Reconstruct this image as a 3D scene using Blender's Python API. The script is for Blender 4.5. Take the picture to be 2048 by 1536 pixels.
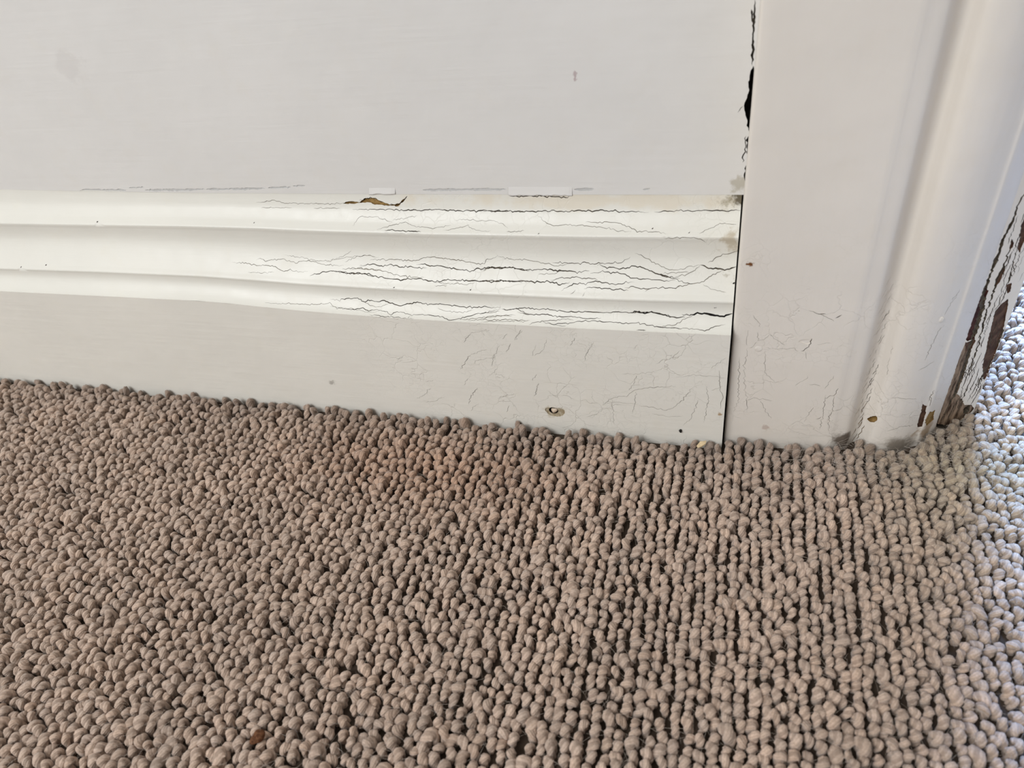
import bpy, math, random
import numpy as np
from mathutils import Matrix, Vector
from mathutils.geometry import delaunay_2d_cdt

for o in list(bpy.data.objects):
    bpy.data.objects.remove(o, do_unlink=True)
SC = bpy.context.scene
COL = SC.collection
rng = np.random.default_rng(7)
random.seed(7)

# ------------------------------------------------------------------ camera
# world: X along the wall to the right, Y into the wall, Z up (metres);
# origin = foot of the joint between baseboard and door casing, at carpet level
PX, PY = 1024.0, 768.0
F = 1463.697
R = np.array([[0.95896114, 0.073176, -0.27393213],
              [0.25294427, -0.6573151, 0.70989862],
              [-0.12811219, -0.75005475, -0.64884909]])
C = np.array([-0.00387673, -0.31478388, 0.32099024])
cam_d = bpy.data.cameras.new('camera')
cam = bpy.data.objects.new('camera', cam_d)
COL.objects.link(cam)
M = Matrix.Identity(4)
for i in range(3):
    M[i][0], M[i][1], M[i][2], M[i][3] = R[i, 0], -R[i, 1], -R[i, 2], C[i]
cam.matrix_world = M
cam_d.sensor_width = 36.0
cam_d.lens = F / 2048 * 36
cam_d.clip_start = 0.01
cam_d.dof.use_dof = True
cam_d.dof.focus_distance = 0.435
cam_d.dof.aperture_fstop = 11.0
SC.camera = cam

# ------------------------------------------------------------------ light
w = bpy.data.worlds.new('room_light')
SC.world = w
w.use_nodes = True
bg = w.node_tree.nodes['Background']
bg.inputs[0].default_value = (1.0, 0.965, 0.925, 1)
bg.inputs[1].default_value = 0.50


def area(name, loc, target, sx, sy, power, col):
    d = bpy.data.lights.new(name, 'AREA')
    d.shape = 'RECTANGLE'
    d.size, d.size_y = sx, sy
    d.energy = power
    d.color = col
    o = bpy.data.objects.new(name, d)
    COL.objects.link(o)
    o.location = loc
    o.rotation_euler = (Vector(target) - Vector(loc)).to_track_quat('-Z', 'Y').to_euler()
    return o


area('window_light', (-1.15, -1.6, 1.75), (-0.2, 0, 0), 1.4, 1.3, 62, (0.96, 0.985, 1.0))
area('doorway_daylight', (-0.02, 1.3, 1.55), (0.05, 0, 0), 0.85, 1.3, 470, (0.28, 0.51, 1.0))

vs = SC.view_settings
vs.view_transform = 'Standard'
vs.look = 'None'
vs.gamma = 1.0
vs.use_curve_mapping = False
vs.exposure = -0.20


# ------------------------------------------------------------------ projection helpers
def ray(px, py):
    return R @ np.array([px - PX, py - PY, F])


def on_y(px, py, y=0.0):
    r = ray(px, py)
    return C + (y - C[1]) / r[1] * r


def on_z(px, py, z=0.0):
    r = ray(px, py)
    return C + (z - C[2]) / r[2] * r


def proj(P):
    v = R.T @ (np.asarray(P) - C)
    return np.array([PX + F * v[0] / v[2], PY + F * v[1] / v[2]])


# ------------------------------------------------------------------ node helpers
class NT:
    def __init__(s, name):
        s.m = bpy.data.materials.new(name)
        s.m.use_nodes = True
        s.t = s.m.node_tree
        s.b = s.t.nodes['Principled BSDF']

    def n(s, typ, **kw):
        nd = s.t.nodes.new(typ)
        for k, v in kw.items():
            setattr(nd, k, v)
        return nd

    def l(s, a, b):
        s.t.links.new(a, b)

    def val(s, sock, v):
        if hasattr(v, 'is_linked') or isinstance(v, bpy.types.NodeSocket):
            s.l(v, sock)
        else:
            sock.default_value = v

    def math(s, op, a, b=0.0, c=None, clamp=False):
        nd = s.n('ShaderNodeMath', operation=op, use_clamp=clamp)
        s.val(nd.inputs[0], a)
        s.val(nd.inputs[1], b)
        if c is not None:
            s.val(nd.inputs[2], c)
        return nd.outputs[0]

    def smooth(s, x, a, b, lo=0.0, hi=1.0):
        nd = s.n('ShaderNodeMapRange', interpolation_type='SMOOTHSTEP')
        s.val(nd.inputs[0], x)
        nd.inputs[1].default_value = a
        nd.inputs[2].default_value = b
        nd.inputs[3].default_value = lo
        nd.inputs[4].default_value = hi
        return nd.outputs[0]

    def mix(s, fac, a, b, mode='MIX'):
        nd = s.n('ShaderNodeMix', data_type='RGBA', blend_type=mode)
        s.val(nd.inputs[0], fac)
        s.val(nd.inputs[6], a if not isinstance(a, tuple) else (*a, 1))
        s.val(nd.inputs[7], b if not isinstance(b, tuple) else (*b, 1))
        return nd.outputs[2]

    def coords(s, scale=(1, 1, 1), rot=(0, 0, 0)):
        tc = s.n('ShaderNodeTexCoord')
        mp = s.n('ShaderNodeMapping')
        mp.inputs['Scale'].default_value = scale
        mp.inputs['Rotation'].default_value = rot
        s.l(tc.outputs['Object'], mp.inputs[0])
        return mp.outputs[0]

    def noise(s, vec, scale, detail=2.0, rough=0.5, dist=0.0):
        nd = s.n('ShaderNodeTexNoise')
        s.l(vec, nd.inputs['Vector'])
        nd.inputs['Scale'].default_value = scale
        nd.inputs['Detail'].default_value = detail
        nd.inputs['Roughness'].default_value = rough
        nd.inputs['Distortion'].default_value = dist
        return nd.outputs['Fac']

    def bump(s, h, strength, dist, prev=None):
        nd = s.n('ShaderNodeBump')
        nd.inputs['Strength'].default_value = strength
        nd.inputs['Distance'].default_value = dist
        s.l(h, nd.inputs['Height'])
        if prev is not None:
            s.l(prev, nd.inputs['Normal'])
        return nd.outputs[0]


def paint(name, col, stroke=(1, 1, 1), craze=None, spots=(), rough=0.38, stain=None, brush=0.25):
    """old oil paint: brush marks, faint mottling, fine crazing (craze: list of (axis, from, to, strength)),
    spots: (centre, radius, colour, strength, stretch)"""
    k = NT(name)
    v = k.coords()
    vstroke = k.coords(scale=stroke)
    mott = k.noise(v, 14, 3, 0.55)
    mott2 = k.noise(v, 70, 3, 0.6)
    c = k.mix(k.smooth(mott, 0.35, 0.7), tuple(x * 0.965 for x in col), col)
    c = k.mix(k.smooth(mott2, 0.5, 0.8, 0, 0.25), c, (col[0] * 0.95, col[1] * 0.92, col[2] * 0.86))
    bn = k.noise(vstroke, 60, 4, 0.6)
    nrm = k.bump(bn, brush, 0.0006)
    lump = k.noise(v, 45, 2, 0.5)
    nrm = k.bump(lump, 0.25, 0.002, nrm)
    if craze:
        sep = k.n('ShaderNodeSeparateXYZ')
        k.l(v, sep.inputs[0])
        tot = None
        for ax, a, b, st in craze:
            mk = k.smooth(sep.outputs['XYZ'.index(ax)], a, b, 0, st)
            tot = mk if tot is None else k.math('MULTIPLY', tot, mk)
        wv = k.n('ShaderNodeMix', data_type='VECTOR')
        wn = k.n('ShaderNodeTexNoise')
        wn.inputs['Scale'].default_value = 90
        wn.inputs['Detail'].default_value = 3
        k.l(v, wn.inputs['Vector'])
        wv.inputs[0].default_value = 0.012
        k.l(v, wv.inputs[4])
        k.l(wn.outputs['Color'], wv.inputs[5])
        for sc_, wid, am in ((75, 0.020, 1.0), (190, 0.022, 0.6)):
            vo = k.n('ShaderNodeTexVoronoi', feature='DISTANCE_TO_EDGE')
            vo.inputs['Scale'].default_value = sc_
            k.l(wv.outputs[1], vo.inputs['Vector'])
            line = k.smooth(vo.outputs['Distance'], 0.0, wid, 1, 0)
            brk = k.smooth(k.noise(v, 28 if sc_ < 100 else 40, 2, 0.5), 0.46, 0.60)
            line = k.math('MULTIPLY', k.math('MULTIPLY', line, brk), k.math('MULTIPLY', tot, am))
            c = k.mix(k.math('MULTIPLY', line, 0.30), c, (0.28, 0.25, 0.20))
            inv = k.math('SUBTRACT', 1.0, line)
            nrm = k.bump(inv, 0.35, 0.0008, nrm)
    for sp in spots:
        cen, rad, sc, st = sp[:4]
        strx = sp[4] if len(sp) > 4 else (1, 1, 1)
        sub = k.n('ShaderNodeVectorMath', operation='SUBTRACT')
        k.l(v, sub.inputs[0])
        sub.inputs[1].default_value = cen
        mul = k.n('ShaderNodeVectorMath', operation='MULTIPLY')
        k.l(sub.outputs[0], mul.inputs[0])
        mul.inputs[1].default_value = strx
        ln = k.n('ShaderNodeVectorMath', operation='LENGTH')
        k.l(mul.outputs[0], ln.inputs[0])
        nz = k.noise(v, 1.1 / rad, 5, 0.65)
        d = k.math('ADD', k.math('DIVIDE', ln.outputs['Value'], rad), k.math('MULTIPLY', k.math('SUBTRACT', nz, 0.5), sp[5] if len(sp) > 5 else 3.0))
        c = k.mix(k.smooth(d, 0.35, 1.0, st, 0.0), c, sc)
    k.l(c, k.b.inputs['Base Color'])
    k.l(nrm, k.b.inputs['Normal'])
    k.l(k.smooth(mott2, 0.2, 0.8, rough - 0.06, rough + 0.1), k.b.inputs['Roughness'])
    k.b.inputs['Specular IOR Level'].default_value = 0.35
    return k.m


def grime(name, c1, c2, scale=300, rough=0.8, stretch=(1, 1, 1)):
    k = NT(name)
    v = k.coords(scale=stretch)
    n = k.noise(v, scale, 4, 0.65)
    k.l(k.mix(k.smooth(n, 0.35, 0.65), c1, c2), k.b.inputs['Base Color'])
    k.l(k.bump(n, 0.5, 0.0006), k.b.inputs['Normal'])
    k.b.inputs['Roughness'].default_value = rough
    k.b.inputs['Specular IOR Level'].default_value = 0.2
    return k.m


# ------------------------------------------------------------------ object helpers
def tag(o, label=None, cat=None, group=None, kind=None):
    for key, v in (('label', label), ('category', cat), ('group', group), ('kind', kind)):
        if v:
            o[key] = v
    return o


def empty(name, loc=(0, 0, 0)):
    o = bpy.data.objects.new(name, None)
    o.location = loc
    o.empty_display_size = 0.02
    COL.objects.link(o)
    return o


def mesh_obj(name, verts, faces, mats, parent=None, midx=None, smooth=None):
    me = bpy.data.meshes.new(name)
    me.from_pydata([tuple(map(float, p)) for p in verts], [], [tuple(f) for f in faces])
    for m in (mats if isinstance(mats, (list, tuple)) else [mats]):
        me.materials.append(m)
    if midx is not None:
        me.polygons.foreach_set('material_index', np.asarray(midx, dtype=np.int32))
    if smooth is not None:
        me.polygons.foreach_set('use_smooth', np.asarray(smooth, dtype=bool) if not isinstance(smooth, bool)
                                else np.full(len(me.polygons), smooth))
    me.update()
    o = bpy.data.objects.new(name, me)
    COL.objects.link(o)
    if parent is not None:
        o.parent = parent
    return o


def box(name, lo, hi, mat, parent=None):
    x0, y0, z0 = lo
    x1, y1, z1 = hi
    v = [(x0, y0, z0), (x1, y0, z0), (x1, y1, z0), (x0, y1, z0), (x0, y0, z1), (x1, y0, z1), (x1, y1, z1), (x0, y1, z1)]
    f = [(0, 3, 2, 1), (4, 5, 6, 7), (0, 1, 5, 4), (1, 2, 6, 5), (2, 3, 7, 6), (3, 0, 4, 7)]
    return mesh_obj(name, v, f, mat, parent)


# ------------------------------------------------------------------ cut surfaces
class Surface:
    """a painted surface given by fn(u, v) -> point; cracks and chips are cut into it as real recesses"""

    def __init__(s, fn, u0, u1, v0, v1):
        s.fn = fn
        s.u0, s.u1, s.v0, s.v1 = u0, u1, v0, v1
        s.pts = []
        s.edges = []
        s.quads = []          # (quad pts, depth, mat)
        s.polys = []

    def normal(s, u, v):
        e = 1.2e-4
        a = s.fn(min(u + e, s.u1), v) - s.fn(max(u - e, s.u0), v)
        b = s.fn(u, min(v + e, s.v1)) - s.fn(u, max(v - e, s.v0))
        n = np.cross(a, b)
        return n / max(np.linalg.norm(n), 1e-12)

    def find(s, px, py, guess=None):
        """surface parameters seen at a photo pixel"""
        best = None
        if guess is None:
            guess = ((s.u0 + s.u1) / 2, (s.v0 + s.v1) / 2)
        uv = np.array(guess, dtype=float)
        for it in range(120):
            p = proj(s.fn(*uv))
            r = np.array([px, py]) - p
            if np.abs(r).max() < 0.02:
                break
            e = 1e-5
            J = np.column_stack([(proj(s.fn(uv[0] + e, uv[1])) - p) / e, (proj(s.fn(uv[0], uv[1] + e)) - p) / e])
            try:
                st = np.linalg.solve(J, r)
            except np.linalg.LinAlgError:
                break
            L = np.abs(st).max()
            if L > 0.04:
                st *= 0.04 / L
            uv = uv + st
            uv[0] = min(max(uv[0], s.u0), s.u1)
            uv[1] = min(max(uv[1], s.v0), s.v1)
        return uv

    def _path(s, pix):
        out = []
        g = None
        for p in pix:
            g = s.find(p[0], p[1], g)
            out.append(g)
        return np.array(out)

    def crack(s, pix, width, depth=0.0006, mat=1, jit=0.22, step=0.0011, uv=None):
        P = s._path(pix) if uv is None else np.asarray(uv, dtype=float)
        seg = np.linalg.norm(np.diff(P, axis=0), axis=1)
        L = seg.sum()
        if L < 3e-4:
            return
        cum = np.concatenate([[0], np.cumsum(seg)])
        n = max(3, int(L / step) + 1)
        t = np.linspace(0, L, n)
        Q = np.column_stack([np.interp(t, cum, P[:, 0]), np.interp(t, cum, P[:, 1])])
        D = np.gradient(Q, axis=0)
        D /= np.maximum(np.linalg.norm(D, axis=1, keepdims=True), 1e-9)
        N = np.column_stack([-D[:, 1], D[:, 0]])
        j = rng.normal(0, 1, n) * 0.00028 * jit / 0.22
        j[0] = j[-1] = 0
        Q = Q + N * j[:, None]
        tap = np.minimum(1, np.minimum(t, L - t) / (0.12 * L + 1e-6)) * 0.85 + 0.15
        wv = np.clip(np.interp(t, np.linspace(0, L, max(3, n // 3)), rng.uniform(0.55, 1.35, max(3, n // 3))), 0.4, 1.5)
        h = 0.5 * width * 0.001 * tap * wv
        A = Q + N * h[:, None]
        B = Q - N * h[:, None]
        lo = np.array([s.u0 + 2e-5, s.v0 + 2e-5])
        hi = np.array([s.u1 - 2e-5, s.v1 - 2e-5])
        A = np.clip(A, lo, hi)
        B = np.clip(B, lo, hi)
        i0 = len(s.pts)
        s.pts += [tuple(a) for a in A] + [tuple(b) for b in B]
        for i in range(n - 1):
            s.edges += [(i0 + i, i0 + i + 1), (i0 + n + i, i0 + n + i + 1)]
            s.polys.append((np.array([A[i], A[i + 1], B[i + 1], B[i]]), depth, mat))
        s.edges += [(i0, i0 + n), (i0 + n - 1, i0 + 2 * n - 1)]

    def region(s, pix, depth=0.0006, mat=1, ragged=0.00022, step=0.0012, uv=None):
        P = s._path(pix) if uv is None else np.asarray(uv, dtype=float)
        P = np.vstack([P, P[:1]])
        seg = np.linalg.norm(np.diff(P, axis=0), axis=1)
        cum = np.concatenate([[0], np.cumsum(seg)])
        n = max(6, int(cum[-1] / step))
        t = np.linspace(0, cum[-1], n, endpoint=False)
        Q = np.column_stack([np.interp(t, cum, P[:, 0]), np.interp(t, cum, P[:, 1])])
        Q += rng.normal(0, ragged, Q.shape)
        Q = np.clip(Q, [s.u0 + 2e-5, s.v0 + 2e-5], [s.u1 - 2e-5, s.v1 - 2e-5])
        i0 = len(s.pts)
        s.pts += [tuple(q) for q in Q]
        s.edges += [(i0 + i, i0 + (i + 1) % n) for i in range(n)]
        s.polys.append((Q, depth, mat))

    def grid(s, us, vs_):
        for u in us:
            for v in vs_:
                s.pts.append((u, v))

    def build(s, name, mats, parent=None, flip=False, relief=None):
        pts = list(s.pts)
        i0 = len(pts)
        pts += [(s.u0, s.v0), (s.u1, s.v0), (s.u1, s.v1), (s.u0, s.v1)]
        edges = s.edges + [(i0, i0 + 1), (i0 + 1, i0 + 2), (i0 + 2, i0 + 3), (i0 + 3, i0)]
        K = 1000.0
        vo, eo, fo, *_ = delaunay_2d_cdt([Vector((p[0] * K, p[1] * K)) for p in pts], edges, [], 0, 2e-4, False)
        UV = np.array([(p.x / K, p.y / K) for p in vo])
        T = np.array([f for f in fo if len(f) == 3], dtype=int)
        cen = UV[T].mean(axis=1)
        dep = np.zeros(len(T))
        mat = np.zeros(len(T), dtype=int)
        for Q, d, m in s.polys:
            lo, hi = Q.min(0), Q.max(0)
            idx = np.nonzero((cen[:, 0] >= lo[0]) & (cen[:, 0] <= hi[0]) & (cen[:, 1] >= lo[1]) & (cen[:, 1] <= hi[1]))[0]
            if not len(idx):
                continue
            x, y = cen[idx, 0], cen[idx, 1]
            ins = np.zeros(len(idx), dtype=bool)
            n = len(Q)
            for i in range(n):
                ax, ay = Q[i]
                bx, by = Q[(i + 1) % n]
                if ay == by:
                    continue
                c_ = ((ay > y) != (by > y)) & (x < (bx - ax) * (y - ay) / (by - ay) + ax)
                ins ^= c_
            sel = idx[ins]
            up = sel[d > dep[sel]]
            dep[up] = d
            mat[up] = m
        P0 = np.array([s.fn(u, v) for u, v in UV])
        N0 = np.array([s.normal(u, v) for u, v in UV])
        if flip:
            N0 = -N0
        verts, vmap, vnorm = [], {}, []

        def vid(i, d):
            k = (i, round(d * 1e6))
            if k not in vmap:
                vmap[k] = len(verts)
                h = relief(*UV[i]) if relief is not None and d == 0 else 0.0
                verts.append(P0[i] - N0[i] * (d - h))
                vnorm.append(N0[i])
            return vmap[k]

        faces, fm, fs, ln = [], [], [], []
        ed = {}
        for ti, t in enumerate(T):
            f = [vid(i, dep[ti]) for i in t]
            # orient to the outside
            a, b, c = (verts[q] for q in f)
            g = np.cross(b - a, c - a)
            rev = np.dot(g, vnorm[f[0]]) < 0
            if rev:
                f = f[::-1]
            faces.append(f)
            fm.append(mat[ti])
            fs.append(True)
            ln += [vnorm[q] for q in f]
            for q in range(3):
                e = (t[q], t[(q + 1) % 3])
                ed.setdefault((min(e), max(e)), []).append(ti)
        for (a, b), ts in ed.items():
            if len(ts) == 2 and abs(dep[ts[0]] - dep[ts[1]]) > 1e-7:
                lo_, hi_ = sorted((dep[ts[0]], dep[ts[1]]))
                deep = ts[0] if dep[ts[0]] > dep[ts[1]] else ts[1]
                f = [vid(a, lo_), vid(b, lo_), vid(b, hi_), vid(a, hi_)]
                cdeep = P0[T[deep]].mean(0)
                g = np.cross(verts[f[1]] - verts[f[0]], verts[f[2]] - verts[f[0]])
                if np.dot(g, cdeep - verts[f[0]]) < 0:
                    f = f[::-1]
                    g = -g
                g = g / max(np.linalg.norm(g), 1e-15)
                faces.append(f)
                fm.append(mat[deep])
                fs.append(False)
                ln += [g] * 4
        o = mesh_obj(name, verts, faces, mats, parent, fm, fs)
        if relief is None:
            o.data.normals_split_custom_set([tuple(map(float, q)) for q in ln])
        return o


# ------------------------------------------------------------------ materials
spotc = (0.16, 0.12, 0.07)
W0 = on_y(140, 135, 0.034)
W1 = on_y(1150, 150, 0.034)
m_wall = paint('wall_paint', (0.70, 0.682, 0.655), stroke=(0.25, 1, 6), rough=0.45, brush=0.18,
               spots=[(tuple(W0), 0.012, (0.50, 0.47, 0.45), 0.22), (tuple(W1), 0.0022, (0.42, 0.33, 0.33), 0.8, (2.0, 1, 0.6)),
                      (tuple(on_y(1480, 370, 0.034)), 0.006, (0.35, 0.31, 0.22), 0.6)])
m_mould = paint('moulding_paint', (0.69, 0.67, 0.61), stroke=(0.2, 3, 3), rough=0.36,
                craze=[('X', -0.28, -0.14, 0.25)],
                spots=[(tuple(on_y(1230, 403, 0.032)), 0.03, (0.62, 0.52, 0.37), 0.4, (0.25, 1, 5)),
                       (tuple(on_y(1474, 396, 0.032)), 0.0055, (0.10, 0.08, 0.045), 0.95),
                       (tuple(on_y(1456, 404, 0.031)), 0.005, (0.22, 0.18, 0.10), 0.6),
                       (tuple(on_y(1465, 485, 0.022)), 0.007, (0.36, 0.28, 0.17), 0.6),
                       (tuple(on_y(1442, 530, 0.016)), 0.0045, (0.33, 0.24, 0.12), 0.6),
                       (tuple(on_y(1462, 553, 0.013)), 0.006, (0.20, 0.15, 0.07), 0.75)])
m_plinth = paint('plinth_paint', (0.735, 0.708, 0.645), stroke=(0.25, 1, 5), rough=0.42,
                 craze=[('X', -0.27, -0.13, 0.75)],
                 spots=[(tuple(on_y(664, 765)), 0.0028, (0.30, 0.28, 0.25), 0.7),
                        (tuple(on_y(1440, 829)), 0.0016, (0.35, 0.22, 0.10), 0.8),
                        (tuple(on_y(1110, 823)), 0.0075, (0.46, 0.39, 0.27), 0.75, (0.9, 1, 1.2))])
cz = 0.055
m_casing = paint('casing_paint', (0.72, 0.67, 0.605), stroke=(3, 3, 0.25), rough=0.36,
                 craze=[('Z', 0.17, 0.05, 0.55)],
                 spots=[(tuple(on_y(1499, 527, 0.005)), 0.0022, (0.16, 0.06, 0.015), 1.0, (0.8, 1, 1.5)),
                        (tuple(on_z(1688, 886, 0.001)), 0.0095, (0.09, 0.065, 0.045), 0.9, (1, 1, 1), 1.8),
                        (tuple(on_z(1795, 890, -0.002)), 0.0115, (0.13, 0.10, 0.07), 0.8, (0.8, 0.8, 1.1), 1.8),  # this and the spot above: dirt and foot shade painted together
                        (tuple(on_y(1531, 856, 0.005)), 0.0025, (0.35, 0.22, 0.17), 0.45),
                        (tuple(on_z(1850, 862, 0.004)), 0.008, (0.26, 0.15, 0.05), 0.7)])
m_return = paint('return_paint', (0.76, 0.69, 0.59), stroke=(3, 3, 0.25), rough=0.45,
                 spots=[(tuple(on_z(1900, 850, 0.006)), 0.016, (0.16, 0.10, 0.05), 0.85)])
m_crack = grime('crack_dirt', (0.065, 0.052, 0.038), (0.13, 0.105, 0.075))
m_fine = grime('fine_crack_dirt', (0.20, 0.175, 0.135), (0.30, 0.265, 0.21))
m_black = grime('deep_crack', (0.006, 0.005, 0.005), (0.02, 0.016, 0.012))
m_ochre = grime('old_varnish', (0.16, 0.09, 0.025), (0.30, 0.19, 0.07))
m_wood = grime('bare_wood', (0.055, 0.026, 0.016), (0.12, 0.065, 0.04), 220)
m_redwood = grime('red_stained_wood', (0.035, 0.010, 0.008), (0.085, 0.028, 0.02), 220)
m_greywood = grime('weathered_wood', (0.045, 0.024, 0.013), (0.31, 0.22, 0.15), 420, stretch=(1, 1, 0.22))
m_core = grime('plaster_core', (0.06, 0.05, 0.04), (0.12, 0.10, 0.08))

# ------------------------------------------------------------------ floor
FLOOR_Z = -0.0065


# ------------------------------------------------------------------ baseboard profile
def line_of(pix, y):
    p = sorted([tuple(on_y(a, b, y)) for a, b in pix])
    return np.array([q[0] for q in p]), np.array([q[2] for q in p])


LB = line_of([(0, 582.5), (200, 592), (400, 602), (460, 607), (522, 613.5), (600, 621.5), (700, 629.5), (760, 634),
              (860, 640.5), (960, 646), (1060, 651.5), (1160, 657), (1270, 662), (1465, 671)], 0.0)
LG2 = line_of([(0, 537), (200, 543.5), (400, 552), (460, 556.5), (522, 561), (600, 567.5), (760, 577), (860, 582.5),
               (960, 587.5), (1060, 592), (1160, 596.5), (1300, 601), (1470, 605)], 0.0090)
LG1 = line_of([(0, 446.5), (200, 449.5), (360, 451.5), (522, 456), (600, 460), (760, 465), (860, 468), (1060, 471),
               (1160, 473), (1480, 475)], 0.0225)
LT = line_of([(0, 375), (150, 380), (400, 384), (800, 386), (1160, 387), (1480, 387)], 0.034)
SEGS = [[(0, 0), (.02, .0009), (.08, .0024), (.2, .0045), (.35, .0064), (.5, .0078), (.62, .0085), (.75, .0088), (.9, .0088), (1, .0086)],
        [(.03, .0091), (.1, .0114), (.25, .0152), (.4, .0184), (.53, .0206), (.63, .0217), (.75, .0222), (.9, .0222), (1, .0219)],
        [(.04, .0224), (.1, .0241), (.22, .0272), (.4, .0300), (.55, .0317), (.75, .0330), (.9, .0337), (1, .0340)]]
PRO = []
for k, sg in enumerate(SEGS):
    for t, y in sg:
        PRO.append((k + t, y))
PRO = np.array(PRO)
# smooth resample (Catmull-Rom on the knots)
kk, yy = PRO[:, 0], PRO[:, 1]
ztyp = np.interp(kk, [0, 1, 2, 3], [0.080, 0.0985, 0.1262, 0.1457])
arc = np.concatenate([[0], np.cumsum(np.hypot(np.diff(ztyp), np.diff(yy)))])
VMAX = arc[-1]


def cubic(x, xs, ys):
    i = int(np.clip(np.searchsorted(xs, x) - 1, 0, len(xs) - 2))
    h = xs[i + 1] - xs[i]
    t = (x - xs[i]) / h
    m0 = (ys[i + 1] - ys[i - 1]) / (xs[i + 1] - xs[i - 1]) if i > 0 else (ys[1] - ys[0]) / h
    m1 = (ys[i + 2] - ys[i]) / (xs[i + 2] - xs[i]) if i < len(xs) - 2 else (ys[-1] - ys[-2]) / h
    t2, t3 = t * t, t * t * t
    return (2 * t3 - 3 * t2 + 1) * ys[i] + (t3 - 2 * t2 + t) * h * m0 + (-2 * t3 + 3 * t2) * ys[i + 1] + (t3 - t2) * h * m1


def levels(X):
    return [float(np.interp(X, *L)) for L in (LB, LG2, LG1, LT)]


def mould_fn(u, v):
    v = min(max(v, 0), VMAX)
    k = cubic(v, arc, kk)
    y = cubic(v, arc, yy)
    z = float(np.interp(k, [0, 1, 2, 3], levels(u)))
    return np.array([u, y, z])


XL = -1.15
XJ = -0.0008            # right end of the baseboard, a hairline gap before the casing


def T(x0, y0, s):
    return lambda pts: [(x0 + a / s, y0 + b / s) for a, b in pts]


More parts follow.
